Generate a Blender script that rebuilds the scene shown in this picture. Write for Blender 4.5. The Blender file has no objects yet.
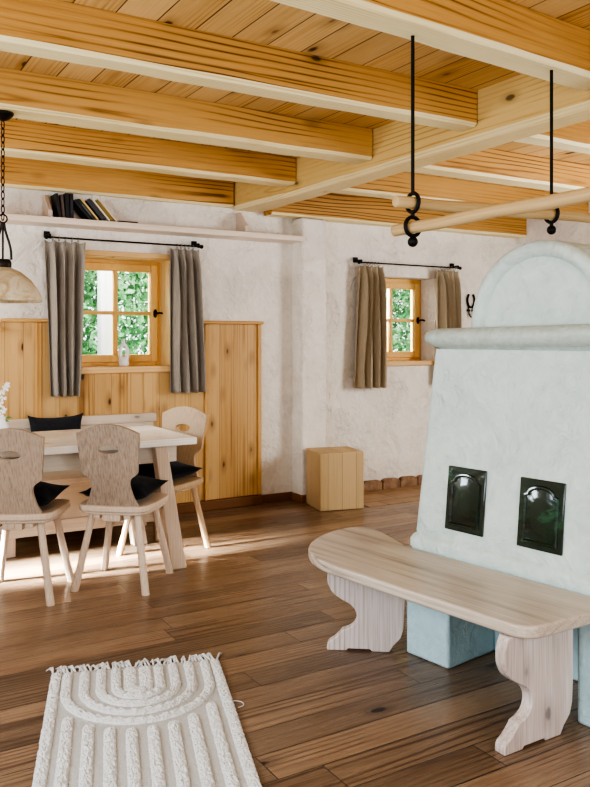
import bpy, bmesh, math, random
from mathutils import Vector, Matrix, noise as mnoise
random.seed(7)
PI = math.pi
C = bpy.context.scene.collection
sc = bpy.context.scene

# ------------------------------------------------------------------ node helpers
def lin(c):
    if isinstance(c, str):
        c = tuple(int(c[i:i+2], 16)/255 for i in (0, 2, 4))
    return tuple((x/12.92 if x <= .04045 else ((x+.055)/1.055)**2.4) for x in c) + (1.0,)

class NT:
    def __init__(s, name):
        m = bpy.data.materials.new(name); m.use_nodes = True
        s.m, s.t = m, m.node_tree
        s.t.nodes.clear()
        s.out = s.n('ShaderNodeOutputMaterial')
    def n(s, typ, **kw):
        nd = s.t.nodes.new(typ)
        for k, v in kw.items(): setattr(nd, k, v)
        return nd
    def put(s, sock, v):
        if v is None: return
        if isinstance(v, bpy.types.NodeSocket): s.t.links.new(v, sock)
        else: sock.default_value = v
    def math(s, op, a, b=None, c=None, clamp=False):
        nd = s.n('ShaderNodeMath', operation=op, use_clamp=clamp)
        s.put(nd.inputs[0], a); s.put(nd.inputs[1], b); s.put(nd.inputs[2], c)
        return nd.outputs[0]
    def vmath(s, op, a, b=None, scale=None):
        nd = s.n('ShaderNodeVectorMath', operation=op)
        s.put(nd.inputs[0], a); s.put(nd.inputs[1], b)
        if scale is not None: s.put(nd.inputs['Scale'], scale)
        return nd.outputs['Value'] if op in ('LENGTH', 'DISTANCE', 'DOT_PRODUCT') else nd.outputs[0]
    def noise(s, vec, scale, detail=2, rough=.5, dist=0.0):
        nd = s.n('ShaderNodeTexNoise')
        s.put(nd.inputs['Vector'], vec); s.put(nd.inputs['Scale'], scale); s.put(nd.inputs['Detail'], detail)
        s.put(nd.inputs['Roughness'], rough); s.put(nd.inputs['Distortion'], dist)
        return nd.outputs['Fac']
    def voro(s, vec, scale, out='Distance', feature='F1'):
        nd = s.n('ShaderNodeTexVoronoi', feature=feature)
        s.put(nd.inputs['Vector'], vec); s.put(nd.inputs['Scale'], scale)
        return nd.outputs[out]
    def ramp(s, fac, stops):
        nd = s.n('ShaderNodeValToRGB'); e = nd.color_ramp.elements
        while len(e) < len(stops): e.new(.5)
        for el, (p, c) in zip(e, stops):
            el.position = p; el.color = c if len(c) == 4 else tuple(c)+(1,)
        s.put(nd.inputs[0], fac); return nd.outputs[0]
    def maprange(s, v, a, b, c=0., d=1., smooth=False):
        nd = s.n('ShaderNodeMapRange', clamp=True)
        if smooth: nd.interpolation_type = 'SMOOTHSTEP'
        s.put(nd.inputs[0], v)
        for i, x in enumerate((a, b, c, d)): nd.inputs[i+1].default_value = x
        return nd.outputs[0]
    def mix(s, fac, a, b, mode='MIX'):
        nd = s.n('ShaderNodeMix', data_type='RGBA', blend_type=mode)
        s.put(nd.inputs[0], fac); s.put(nd.inputs[6], a); s.put(nd.inputs[7], b)
        return nd.outputs[2]
    def comb(s, x, y, z):
        nd = s.n('ShaderNodeCombineXYZ')
        for i, v in enumerate((x, y, z)): s.put(nd.inputs[i], v)
        return nd.outputs[0]
    def sep(s, v):
        nd = s.n('ShaderNodeSeparateXYZ'); s.put(nd.inputs[0], v); return nd.outputs
    def coords(s): return s.n('ShaderNodeTexCoord').outputs['Object']
    def rnd(s): return s.n('ShaderNodeObjectInfo').outputs['Random']
    def bump(s, h, strength=.2, dist=.01):
        nd = s.n('ShaderNodeBump'); s.put(nd.inputs['Height'], h)
        nd.inputs['Strength'].default_value = strength; nd.inputs['Distance'].default_value = dist
        return nd.outputs[0]
    def bsdf(s, color, rough=.5, normal=None, metallic=0., spec=.5, coat=0., sheen=0., trans=0.):
        nd = s.n('ShaderNodeBsdfPrincipled')
        s.put(nd.inputs['Base Color'], color); s.put(nd.inputs['Roughness'], rough)
        s.put(nd.inputs['Normal'], normal); s.put(nd.inputs['Metallic'], metallic)
        s.put(nd.inputs['Specular IOR Level'], spec); s.put(nd.inputs['Coat Weight'], coat)
        s.put(nd.inputs['Sheen Weight'], sheen); s.put(nd.inputs['Transmission Weight'], trans)
        s.t.links.new(nd.outputs[0], s.out.inputs[0])
        return nd

def plain(name, col, rough=.5, metallic=0., spec=.5, coat=0., sheen=0., nscale=40, nbump=0., nvar=.0):
    t = NT(name); v = t.coords()
    f = t.noise(v, nscale, 3)
    c = lin(col)
    dark = tuple(x*(1-nvar) for x in c[:3])+(1,)
    lite = tuple(min(1, x*(1+nvar)) for x in c[:3])+(1,)
    colr = t.ramp(f, [(.3, dark), (.7, lite)])
    t.bsdf(colr, rough, t.bump(f, nbump, .01) if nbump else None, metallic, spec, coat, sheen)
    return t.m

AX = {'X': 0, 'Y': 1, 'Z': 2}
def wood(name, light, mid, dark, axis='X', ring=55., warp=5., along=.12, wscale=5., off=.12, contrast=1.,
         knots=0., kscale=3.2, ksize=.07, rough=.5, bump=.15, fib=.25, spec=.4, coat=0., board=None, seam=.0035,
         tone=.25, length=None, rpow=3., seamcol=None, wash=None, washamt=0.):
    """pine/oak: rings round the axis, long fibres, knots; board=(axis, width) lays separate boards."""
    t = NT(name); v = t.coords(); a = AX[axis]
    r = t.rnd()
    seamf = None; rb = None
    if board:
        co = t.sep(v)
        b = AX[board[0]]; w = board[1]
        q = t.math('DIVIDE', co[b], w)
        idx = t.math('FLOOR', q)
        wn = t.n('ShaderNodeTexWhiteNoise', noise_dimensions='1D'); t.put(wn.inputs['W'], idx)
        fr = t.math('FRACT', q)
        ed = t.math('MULTIPLY', t.math('MINIMUM', fr, t.math('SUBTRACT', 1., fr)), w)
        seamf = t.maprange(ed, seam*.35, seam, 0, 1)
        rb = wn.outputs['Value']; rc = wn.outputs['Color']
        if length:
            q2 = t.math('DIVIDE', t.math('ADD', co[a], t.math('MULTIPLY', rb, 17.3)), length)
            i2 = t.math('FLOOR', q2); f2 = t.math('FRACT', q2)
            ed2 = t.math('MULTIPLY', t.math('MINIMUM', f2, t.math('SUBTRACT', 1., f2)), length)
            seamf = t.math('MINIMUM', seamf, t.maprange(ed2, seam*.35, seam, 0, 1))
            w2 = t.n('ShaderNodeTexWhiteNoise', noise_dimensions='2D')
            t.put(w2.inputs['Vector'], t.comb(idx, i2, 0.))
            rb = w2.outputs['Value']; rc = w2.outputs['Color']
        v2 = t.vmath('ADD', v, t.vmath('SCALE', rc, scale=9.))
        # ring centre of each board lies a little off its middle
        loc = [None]*3
        s2 = t.sep(v); sr = t.sep(rc)
        for i in range(3): loc[i] = s2[i]
        loc[b] = t.math('ADD', t.math('MULTIPLY', t.math('SUBTRACT', fr, .5), w), t.math('MULTIPLY', t.math('SUBTRACT', sr[0], .5), w*.9))
        o = 3-a-b
        loc[o] = t.math('ADD', .02, t.math('MULTIPLY', sr[1], .06))
        loc[a] = t.math('ADD', s2[a], t.math('MULTIPLY', sr[2], 31.))
        pv = t.comb(*loc)
    else:
        v2 = t.vmath('ADD', v, t.comb(t.math('MULTIPLY', r, 41.), t.math('MULTIPLY', r, 23.), t.math('MULTIPLY', r, 67.)))
        o3 = [off, off*.7, off*.45]; o3[a] = 0.
        pv = t.vmath('ADD', v, tuple(o3))
    sc1 = [1., 1., 1.]; sc1[a] = along
    m1 = t.vmath('MULTIPLY', v2, tuple(sc1))
    n1 = t.noise(m1, wscale, 2, .5)
    ms = [1., 1., 1.]; ms[a] = 0.
    rad = t.vmath('LENGTH', t.vmath('MULTIPLY', pv, tuple(ms)))
    ph = t.math('ADD', t.math('MULTIPLY', rad, ring*6.283), t.math('MULTIPLY', n1, warp*6.283))
    sn = t.math('ADD', t.math('MULTIPLY', t.math('SINE', ph), .5), .5)
    sc2 = [1., 1., 1.]; sc2[a] = .025
    fb = t.noise(t.vmath('MULTIPLY', v2, tuple(sc2)), 170., 3, .6)
    big = t.noise(m1, 2.2, 2, .5)
    mask = t.maprange(t.noise(t.vmath('MULTIPLY', v2, tuple(1. if i != a else .35 for i in range(3))), 3.1, 2), .36, .66, .12, 1., True)
    g = t.math('ADD', t.math('MULTIPLY', t.math('MULTIPLY', t.math('POWER', sn, rpow), mask), .62*contrast), t.math('MULTIPLY', t.math('SUBTRACT', fb, .5), fib*2.8))
    g = t.math('ADD', g, .14)
    g = t.math('ADD', g, t.math('MULTIPLY', t.math('SUBTRACT', big, .5), 1.1), clamp=True)
    col = t.ramp(g, [(0., lin(light)), (.45, lin(mid)), (1., lin(dark))])
    if knots:
        sk = [1., 1., 1.]; sk[a] = .45
        # knots run through the board, so look only across its face
        if board:
            o = 3-a-AX[board[0]]; sk[o] = 0.
            kb = t.vmath('MULTIPLY', v2, tuple(sk))
        else:
            q3 = t.sep(v2); pr = [i for i in range(3) if i != a]
            kb = t.comb(t.math('MULTIPLY', q3[a], .45), t.math('ADD', q3[pr[0]], q3[pr[1]]), 0.)
        kv = t.vmath('ADD', kb, t.vmath('SCALE', t.comb(n1, fb, n1), scale=.02))
        d = t.voro(kv, kscale)
        kf = t.maprange(d, ksize*.55, ksize, knots, 0., True)
        halo = t.maprange(d, ksize*.6, ksize*2.6, .45*knots, 0., True)
        col = t.mix(halo, col, lin(dark))
        kd = tuple(x*.28 for x in lin(dark)[:3])+(1,)
        col = t.mix(kf, col, kd)
    if wash is not None:
        col = t.mix(t.math('MULTIPLY', t.maprange(fb, .25, .7, 1., .3), washamt), col, lin(wash))
    tv = rb if board else r
    f = t.math('ADD', 1.-tone*.5, t.math('MULTIPLY', tv, tone))
    col = t.mix(1., col, t.comb(f, f, f), 'MULTIPLY')
    h = t.math('SUBTRACT', t.math('MULTIPLY', fb, .5), t.math('MULTIPLY', g, .3))
    if seamf is not None:
        sd = lin(seamcol) if seamcol else tuple(x*.22 for x in lin(dark)[:3])+(1,)
        col = t.mix(seamf, sd, col)
        h = t.math('ADD', h, t.math('MULTIPLY', seamf, 1.2))
    rr = t.math('ADD', rough-.08, t.math('MULTIPLY', fb, .16))
    t.bsdf(col, rr, t.bump(h, bump, .004), 0., spec, coat)
    return t.m

def plaster(name, col, dark, strength=.35, scale=3.2, rough=.85, var=.5):
    t = NT(name); v = t.coords()
    a = t.noise(v, scale, 5, .55, 1.1)
    b = t.noise(v, scale*7, 4, .6, .6)
    c2 = t.voro(t.vmath('ADD', v, t.vmath('SCALE', t.comb(a, b, a), scale=.35)), scale*1.3)
    h = t.math('ADD', t.math('MULTIPLY', a, 1.), t.math('ADD', t.math('MULTIPLY', b, .22), t.math('MULTIPLY', c2, .35)))
    col_ = t.ramp(t.math('MULTIPLY', t.math('ADD', a, b), .5), [(.5-var*.3, lin(dark)), (.5+var*.3, lin(col))])
    t.bsdf(col_, rough, t.bump(h, strength, .05), spec=.25)
    return t.m

# ------------------------------------------------------------------ mesh helpers
def I(): return Matrix.Identity(4)
def TR(x, y, z): return Matrix.Translation((x, y, z))
def RZ(a): return Matrix.Rotation(a, 4, 'Z')
def RX(a): return Matrix.Rotation(a, 4, 'X')
def RY(a): return Matrix.Rotation(a, 4, 'Y')

def box(bm, lo, hi, M=None):
    M = M or I()
    vs = [bm.verts.new(M @ Vector((x, y, z))) for x in (lo[0], hi[0]) for y in (lo[1], hi[1]) for z in (lo[2], hi[2])]
    for f in ((0,1,3,2), (4,6,7,5), (0,4,5,1), (2,3,7,6), (0,2,6,4), (1,5,7,3)):
        bm.faces.new([vs[i] for i in f])
    return vs

def frustum(bm, p0, p1, a, b, n=8, M=None, twist=None):
    """tapered n-sided bar from p0 (radius a) to p1 (radius b)"""
    M = M or I(); p0, p1 = Vector(p0), Vector(p1)
    rings = tube(bm, [p0, p1], [a, b], n, M, twist=twist)
    return rings

def tube(bm, pts, radii, n=8, M=None, closed=False, cap=True, twist=None):
    M = M or I(); pts = [Vector(p) for p in pts]
    if not hasattr(radii, '__len__'): radii = [radii]*len(pts)
    N = len(pts); rings = []
    up = None
    for i, p in enumerate(pts):
        if closed: d = pts[(i+1) % N]-pts[i-1]
        else: d = pts[min(i+1, N-1)]-pts[max(i-1, 0)]
        d = d.normalized() if d.length > 1e-9 else Vector((0, 0, 1))
        if up is None:
            up = Vector((0, 0, 1)) if abs(d.z) < .9 else Vector((0, 1, 0))
        u = (up - d*up.dot(d))
        if u.length < 1e-6: u = Vector((1, 0, 0)) - d*d.x
        u.normalize(); w = d.cross(u); up = u
        tw = twist or 0.
        rings.append([bm.verts.new(M @ (p + radii[i]*(u*math.cos(2*PI*k/n+tw)+w*math.sin(2*PI*k/n+tw)))) for k in range(n)])
    m = N if closed else N-1
    for i in range(m):
        A, B = rings[i], rings[(i+1) % N]
        for k in range(n):
            bm.faces.new((A[k], A[(k+1) % n], B[(k+1) % n], B[k]))
    if cap and not closed:
        bm.faces.new(list(reversed(rings[0]))); bm.faces.new(rings[-1])
    return rings

def lathe(bm, prof, n=32, M=None, capb=False, capt=False):
    M = M or I(); rings = []
    for r, z in prof:
        rings.append([bm.verts.new(M @ Vector((r*math.cos(2*PI*k/n), r*math.sin(2*PI*k/n), z))) for k in range(n)])
    for A, B in zip(rings, rings[1:]):
        for k in range(n): bm.faces.new((A[k], A[(k+1) % n], B[(k+1) % n], B[k]))
    if capb: bm.faces.new(list(reversed(rings[0])))
    if capt: bm.faces.new(rings[-1])

def plate(bm, outline, z0, z1, holes=(), M=None):
    """2D outline (x, y) with holes, extruded z0..z1"""
    M = M or I()
    loops = [list(outline)]+[list(h) for h in holes]
    layers = []
    for z in (z0, z1):
        ls = []; edges = []
        for lp in loops:
            vs = [bm.verts.new(M @ Vector((x, y, z))) for x, y in lp]
            es = [bm.edges.new((vs[i], vs[(i+1) % len(vs)])) for i in range(len(vs))]
            ls.append(vs); edges += es
        if len(loops) == 1: bm.faces.new(ls[0])
        else: bmesh.ops.triangle_fill(bm, use_beauty=True, edges=edges)
        layers.append(ls)
    for a, b in zip(*layers):
        for i in range(len(a)):
            j = (i+1) % len(a)
            bm.faces.new((a[i], a[j], b[j], b[i]))

def smooth_loop(pts, it=2):
    """Chaikin rounding of a closed 2D loop"""
    for _ in range(it):
        q = []
        for i in range(len(pts)):
            a, b = pts[i], pts[(i+1) % len(pts)]
            q.append((a[0]*.75+b[0]*.25, a[1]*.75+b[1]*.25)); q.append((a[0]*.25+b[0]*.75, a[1]*.25+b[1]*.75))
        pts = q
    return pts

def catmull(pts, k=6, closed=False):
    P = [Vector(p) for p in pts]; n = len(P); out = []
    for i in range(n if closed else n-1):
        if closed: a, b, c, d = P[i-1], P[i], P[(i+1) % n], P[(i+2) % n]
        else: a, b, c, d = P[max(i-1, 0)], P[i], P[i+1], P[min(i+2, n-1)]
        for j in range(k):
            t = j/k
            out.append(.5*((2*b)+(c-a)*t+(2*a-5*b+4*c-d)*t*t+(3*b-a-3*c+d)*t**3))
    if not closed: out.append(P[-1])
    return out

def obj(name, bm, mat, parent=None, smooth=None, bevel=0., bseg=2, recalc=True, subsurf=0, loc=None, rz=0.):
    if recalc: bmesh.ops.recalc_face_normals(bm, faces=bm.faces)
    me = bpy.data.meshes.new(name); bm.to_mesh(me); bm.free()
    for m in (mat if isinstance(mat, (list, tuple)) else [mat]): me.materials.append(m)
    if smooth is not None or bevel:
        me.shade_smooth(); me.set_sharp_from_angle(angle=math.radians(smooth if smooth is not None else 35))
    o = bpy.data.objects.new(name, me); C.objects.link(o)
    if parent: o.parent = parent
    if loc: o.location = loc
    if rz: o.rotation_euler.z = rz
    if bevel:
        b = o.modifiers.new('edge', 'BEVEL'); b.width = bevel; b.segments = bseg; b.limit_method = 'ANGLE'; b.angle_limit = math.radians(40)
        b.harden_normals = False
    if subsurf:
        s = o.modifiers.new('smooth', 'SUBSURF'); s.levels = s.render_levels = subsurf
    return o

def thing(name, label, cat, loc=(0, 0, 0), rz=0., group=None, kind=None):
    o = bpy.data.objects.new(name, None); C.objects.link(o)
    o.empty_display_size = .1; o.location = loc; o.rotation_euler.z = rz
    return tag(o, label, cat, group, kind)
def tag(o, label=None, cat=None, group=None, kind=None):
    if label: o['label'] = label
    if cat: o['category'] = cat
    if group: o['group'] = group
    o['kind'] = kind or 'thing'
    return o
def struct(name, bm, mat, **kw):
    o = obj(name, bm, mat, **kw)
    if not kw.get('parent'): o['kind'] = 'structure'
    return o
def dup(root, loc, rz, label, group=None):
    r = root.copy(); C.objects.link(r); r.location = loc; r.rotation_euler = (0, 0, rz); r['label'] = label
    if group: r['group'] = group
    for ch in list(root.children):
        c = ch.copy(); C.objects.link(c); c.parent = r
        for g in ch.children:
            d = g.copy(); C.objects.link(d); d.parent = c
    return r
def B(): return bmesh.new()

# ------------------------------------------------------------------ materials
M = {}
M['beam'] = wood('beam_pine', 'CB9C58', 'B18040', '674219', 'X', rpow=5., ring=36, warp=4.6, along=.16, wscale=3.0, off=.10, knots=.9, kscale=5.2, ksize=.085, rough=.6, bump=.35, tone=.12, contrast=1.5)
M['beam_under'] = wood('planed_pine', 'F2E2B6', 'E8D29A', 'BE9A58', 'X', ring=60, warp=2.4, along=.08, wscale=4.0, off=.16, knots=.6, kscale=4, ksize=.06, rough=.5, bump=.25, tone=.06, contrast=.8)  # paler copy of the joist wood; floor bounce put into the colour
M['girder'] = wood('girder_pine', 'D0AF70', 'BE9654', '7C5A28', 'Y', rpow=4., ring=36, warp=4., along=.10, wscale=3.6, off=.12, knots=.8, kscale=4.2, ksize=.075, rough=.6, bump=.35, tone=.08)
M['girder_under'] = wood('planed_girder_pine', 'EBD8AA', 'DEC48C', 'B48F50', 'Y', ring=55, warp=2.4, along=.08, wscale=4., off=.16, knots=.6, kscale=4, ksize=.06, rough=.55, bump=.25, tone=.08, contrast=.7)  # girder underside lightened in colour as if lit from the floor
M['ceil'] = wood('ceiling_boards', 'DCB67C', 'C99C5E', '8C602E', 'Y', ring=60, warp=2.2, along=.09, wscale=4, knots=1., kscale=5.5, ksize=.13, rough=.6, bump=.25, board=('X', .17), seam=.004, tone=.16, contrast=.7)
M['panel'] = wood('panel_pine', 'D6AE74', 'C3965A', '825626', 'Z', ring=50, warp=2.0, along=.08, wscale=4, knots=1., kscale=8.5, ksize=.16, rough=.5, bump=.12, board=('X', .125), seam=.0016, tone=.12, contrast=.8, seamcol='946230')
M['trimpine'] = wood('trim_pine', 'D2A568', 'C08F50', '8E6030', 'X', ring=60, warp=2, along=.07, knots=.6, kscale=5, ksize=.07, rough=.5, tone=.08, contrast=.6)
M['trimpineZ'] = wood('trim_pine_upright', 'D8AC70', 'C89856', '966430', 'Z', ring=60, warp=2, along=.07, knots=.6, kscale=5, ksize=.07, rough=.5, tone=.08, contrast=.6)
M['floor'] = wood('floor_planks', '90765D', '634A37', '2A1E16', 'X', rpow=3.5, ring=48, warp=4., along=.12, wscale=3.4, knots=.9, kscale=3.4, ksize=.06, rough=.29, bump=.25, board=('Y', .152), seam=.0024, tone=.5, length=1.9, spec=.5, contrast=.72, seamcol='20140D', fib=.38)
M['skirt'] = wood('skirting_brown', '85572F', '6E451F', '4A2C15', 'X', ring=60, warp=2, along=.07, rough=.5, contrast=.5)
M['winwood'] = wood('window_pine', 'F0C47C', 'E6B05E', 'CB8F42', 'Z', ring=60, warp=1.5, along=.06, rough=.4, contrast=.4, tone=.05, coat=.2, fib=.15)
M['winwoodX'] = wood('window_pine_cross', 'F0C47C', 'E6B05E', 'CB8F42', 'X', ring=60, warp=1.5, along=.06, rough=.4, contrast=.4, tone=.05, coat=.2, fib=.15)
M['lining'] = wood('reveal_pine', 'F4DDA8', 'ECCB8C', 'D2A664', 'Z', ring=40, warp=1.5, along=.06, knots=.7, kscale=7, ksize=.1, rough=.45, contrast=.5, tone=.05, fib=.15)
M['liningX'] = wood('sill_pine', 'E6C08A', 'DAAA6C', 'B98046', 'X', ring=60, warp=1.5, along=.06, rough=.45, contrast=.5, tone=.05, fib=.2)
M['limed'] = wood('limed_pine', 'DCCBB4', 'C9B296', 'A08368', 'X', ring=55, warp=2.6, along=.08, wscale=4, knots=.8, kscale=4, ksize=.06, rough=.33, bump=.12, tone=.05, wash='DAD0C6', washamt=.35, contrast=.7)
M['tabletop'] = wood('table_top_pine', 'EDE4D8', 'DDD0C0', 'B7A18C', 'X', ring=55, warp=2.6, along=.08, wscale=4, knots=.8, kscale=4, ksize=.06, rough=.25, bump=.1, tone=.05, wash='EEEAE6', washamt=.4, contrast=.6, coat=.3)  # whiter than the limed pine, window glare put into the colour
M['limedY'] = wood('limed_pine_seat', 'CDBFAE', 'B6A38D', '7C6656', 'Y', ring=40, warp=3.6, along=.10, wscale=3.2, knots=.95, kscale=4.5, ksize=.08, rough=.33, bump=.15, tone=.05, wash='CFC6BE', washamt=.35, contrast=1.1, fib=.42)
M['limedZ'] = wood('limed_pine_upright', 'D6C8BE', 'BBA698', '80695F', 'Z', ring=45, warp=2.0, along=.06, wscale=4, knots=.95, kscale=8, ksize=.12, rough=.42, bump=.15, tone=.06, wash='DDD5D4', washamt=.4, contrast=1.1, fib=.5)
M['chairZ'] = wood('greyed_beech', 'A89078', '8A735E', '5C4836', 'Z', ring=70, warp=1.2, along=.05, wscale=4, rough=.42, bump=.18, tone=.06, wash='B5A89C', washamt=.3, contrast=.35, fib=.62)
M['chairwarm'] = wood('warm_beech', 'C2A582', 'AE8E68', '866440', 'Z', ring=70, warp=1.2, along=.05, wscale=4, rough=.42, bump=.12, tone=.06, contrast=.35, fib=.3)
M['chairleg'] = wood('leg_beech', 'D4BCA0', 'BEA084', '96785E', 'Z', ring=70, warp=1., along=.05, rough=.4, bump=.12, tone=.08, wash='CFC4BA', washamt=.3, contrast=.35, fib=.3)
M['oak'] = wood('block_oak', 'CFB184', 'BE9C6C', '8F6E44', 'Z', ring=80, warp=1.5, along=.05, wscale=5, rough=.6, bump=.2, board=('X', .118), seam=.0014, tone=.10, contrast=.35, fib=.3)
M['shelf'] = wood('whitewashed_board', 'E6D5C4', 'D9C3AE', 'B3957B', 'X', ring=60, warp=1.5, along=.06, rough=.55, contrast=.45, knots=.6, kscale=4, ksize=.06)
M['pole'] = wood('pole_pine', 'BFA274', 'AB8B5C', '806238', 'X', ring=90, warp=1.5, along=.06, rough=.6, contrast=.5)
M['plaster'] = plaster('lime_plaster', 'F6EFE5', 'E8DED2', .9)
M['stove'] = plaster('stove_plaster', 'D2DCD5', 'BFCBC5', .7, 2.6, .62)
M['ledge'] = plaster('stove_ledge', 'C3CDC6', 'AEB3A8', .25, 5, .5)
M['pier'] = plaster('pier_plaster', 'C6DCDF', 'B0CCD2', .4, 4, .75)
M['iron'] = plain('black_iron', '15130F', .5, .6, nscale=60, nbump=.1, nvar=.3)
M['bronze'] = plain('dark_bronze', '2A211B', .45, .7, nscale=60, nbump=.05, nvar=.3)
M['black_felt'] = plain('black_felt', '0D0D10', .95, sheen=.06, nscale=160, nbump=.35, nvar=.5, spec=.1)
M['grey_felt'] = plain('charcoal_felt', '2E2F33', .95, sheen=.1, nscale=160, nbump=.35, nvar=.4, spec=.1)
M['ceramic'] = plain('white_ceramic', 'EDEDEA', .3, nscale=20)
M['page'] = plain('book_pages', 'E3D4B4', .8, nscale=200, nvar=.15)
M['petal'] = plain('white_petal', 'F4F2EE', .6)
M['leaf'] = plain('leaf_green', '5E9A5A', .5, nscale=15, nvar=.3)
M['rugbase'] = plain('rug_cotton', 'C4C1BC', .95, nscale=220, nbump=.5, nvar=.12, spec=.1)
M['pile'] = plain('rug_pile', 'DDDBD7', .95, nscale=130, nbump=.9, nvar=.1, spec=.1, sheen=.2)
M['chrome'] = plain('brushed_steel', '8A8780', .3, .9)

def cloth(name, col, dark):
    # fine linen weave
    t = NT(name); v = t.coords(); s = t.sep(v)
    w1 = t.noise(t.vmath('MULTIPLY', v, (1., 1., .04)), 160, 3)
    w2 = t.noise(v, 300, 2)
    f = t.math('MULTIPLY', t.math('ADD', w1, w2), .5)
    c = t.ramp(f, [(.35, lin(dark)), (.65, lin(col))])
    nd = t.bsdf(c, .9, t.bump(f, .25, .003), spec=.15, sheen=.15)
    tr = t.n('ShaderNodeBsdfTranslucent'); t.put(tr.inputs[0], c)
    mx = t.n('ShaderNodeMixShader'); mx.inputs[0].default_value = .12
    t.t.links.new(nd.outputs[0], mx.inputs[1]); t.t.links.new(tr.outputs[0], mx.inputs[2])
    t.t.links.new(mx.outputs[0], t.out.inputs[0])
    return t.m
M['curtain'] = cloth('linen_grey', 'BDB2A4', '9C9184')
M['curtain2'] = cloth('linen_taupe', 'C9B99E', 'A8967C')

def glaze():
    t = NT('green_glaze'); v = t.coords()
    a = t.noise(v, 9, 4, .6, .5); b = t.noise(v, 55, 3)
    c = t.ramp(a, [(.3, lin('08100B')), (.6, lin('163022')), (.85, lin('367A58'))])
    t.bsdf(c, .16, t.bump(t.math('ADD', a, t.math('MULTIPLY', b, .4)), .25, .01), spec=.6, coat=.6)
    return t.m
M['glaze'] = glaze()
def glass():
    t = NT('window_glass')
    tr = t.n('ShaderNodeBsdfTransparent'); gl = t.n('ShaderNodeBsdfGlossy'); gl.inputs['Roughness'].default_value = .02
    lw = t.n('ShaderNodeFresnel'); lw.inputs[0].default_value = 1.4
    mx = t.n('ShaderNodeMixShader')
    t.t.links.new(lw.outputs[0], mx.inputs[0]); t.t.links.new(tr.outputs[0], mx.inputs[1]); t.t.links.new(gl.outputs[0], mx.inputs[2])
    t.t.links.new(mx.outputs[0], t.out.inputs[0]); return t.m
M['glass'] = glass()
def alabaster():
    t = NT('marbled_lamp_glass'); v = t.coords()
    a = t.noise(v, 11, 5, .6, 1.5)
    c = t.ramp(a, [(.3, lin('C9A978')), (.55, lin('E7D9BD')), (.8, lin('F3ECDD'))])
    nd = t.bsdf(c, .25, spec=.5)
    tl = t.n('ShaderNodeBsdfTranslucent'); t.put(tl.inputs[0], c)
    mx = t.n('ShaderNodeMixShader'); mx.inputs[0].default_value = .35
    t.t.links.new(nd.outputs[0], mx.inputs[1]); t.t.links.new(tl.outputs[0], mx.inputs[2]); t.t.links.new(mx.outputs[0], t.out.inputs[0])
    return t.m
M['alabaster'] = alabaster()
def hedge_mat():
    t = NT('garden_leaves'); v = t.coords()
    a = t.noise(v, 7., 4); b = t.noise(v, 1.3, 2)
    c = t.ramp(t.math('ADD', t.math('MULTIPLY', a, .6), t.math('MULTIPLY', b, .4)), [(.3, lin('2A6038')), (.5, lin('5E9A66')), (.7, lin('B4D2B0'))])
    nd = t.bsdf(c, .5)
    tl = t.n('ShaderNodeBsdfTranslucent'); t.put(tl.inputs[0], c)
    mx = t.n('ShaderNodeMixShader'); mx.inputs[0].default_value = .45
    t.t.links.new(nd.outputs[0], mx.inputs[1]); t.t.links.new(tl.outputs[0], mx.inputs[2]); t.t.links.new(mx.outputs[0], t.out.inputs[0])
    return t.m
M['hedge'] = hedge_mat()
M['bark'] = wood('weathered_post', '9A9A9A', '7E7E80', '5A5A5E', 'Z', ring=40, warp=2, along=.08, rough=.8, contrast=.8)
M['ground'] = plain('garden_ground', '7E8A5A', .9, nscale=8, nvar=.4)
M['stone'] = plain('skirting_stone', '94755A', .8, nscale=14, nbump=.6, nvar=.4)
def tiles():
    t = NT('stone_floor_tiles'); v = t.coords(); s = t.sep(v)
    br = t.n('ShaderNodeTexBrick'); t.put(br.inputs['Vector'], v)
    br.inputs['Scale'].default_value = 1.; br.inputs['Brick Width'].default_value = .42; br.inputs['Row Height'].default_value = .28
    br.inputs['Mortar Size'].default_value = .008
    br.inputs['Color1'].default_value = lin('B08E68'); br.inputs['Color2'].default_value = lin('9A7852'); br.inputs['Mortar'].default_value = lin('4A3826')
    a = t.noise(v, 9, 4, .6)
    c = t.mix(.45, br.outputs[0], t.ramp(a, [(.3, lin('6E4F31')), (.7, lin('B08C62'))]))
    t.bsdf(c, .42, t.bump(t.math('ADD', a, br.outputs['Fac']), .25, .01))
    return t.m
M['tiles'] = tiles()

# ------------------------------------------------------------------ room shell
XL, XR, YN, YB, ZC = -1.35, 6.04, -1.6, 5.76, 2.63
PF = 5.735           # face of the wainscot
bm = B(); box(bm, (XL-.2, YN-.2, -.12), (XR+.2, YB+.36, 0)); struct('floor', bm, M['floor'])
bm = B(); box(bm, (XL-.2, YN-.2, ZC), (XR+.2, YB+.36, ZC+.12)); struct('ceiling', bm, M['ceil'])
W = [(1.61, 2.352, 1.128, 1.955), (4.255, 4.99, 1.128, 1.905)]     # window openings x0,x1,z0,z1
bm = B()
xs = [XL-.2, W[0][0], W[0][1], W[1][0], W[1][1], XR+.2]
for i in range(5):
    if i in (0, 2, 4): box(bm, (xs[i], YB, -.1), (xs[i+1], YB+.34, ZC+.1))
    else:
        w = W[(i-1)//2]
        box(bm, (xs[i], YB, -.1), (xs[i+1], YB+.34, w[2])); box(bm, (xs[i], YB, w[3]), (xs[i+1], YB+.34, ZC+.1))
struct('wall_back', bm, M['plaster'])
bm = B(); box(bm, (XR, YN-.2, -.1), (XR+.2, YB, ZC+.1)); struct('wall_right', bm, M['plaster'])
bm = B(); box(bm, (XL-.2, YN-.2, -.1), (XL, YB, ZC+.1)); struct('wall_left', bm, M['plaster'])
bm = B(); box(bm, (XL, YN-.2, -.1), (XR, YN, ZC+.1)); struct('wall_front', bm, M['plaster'])
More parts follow.
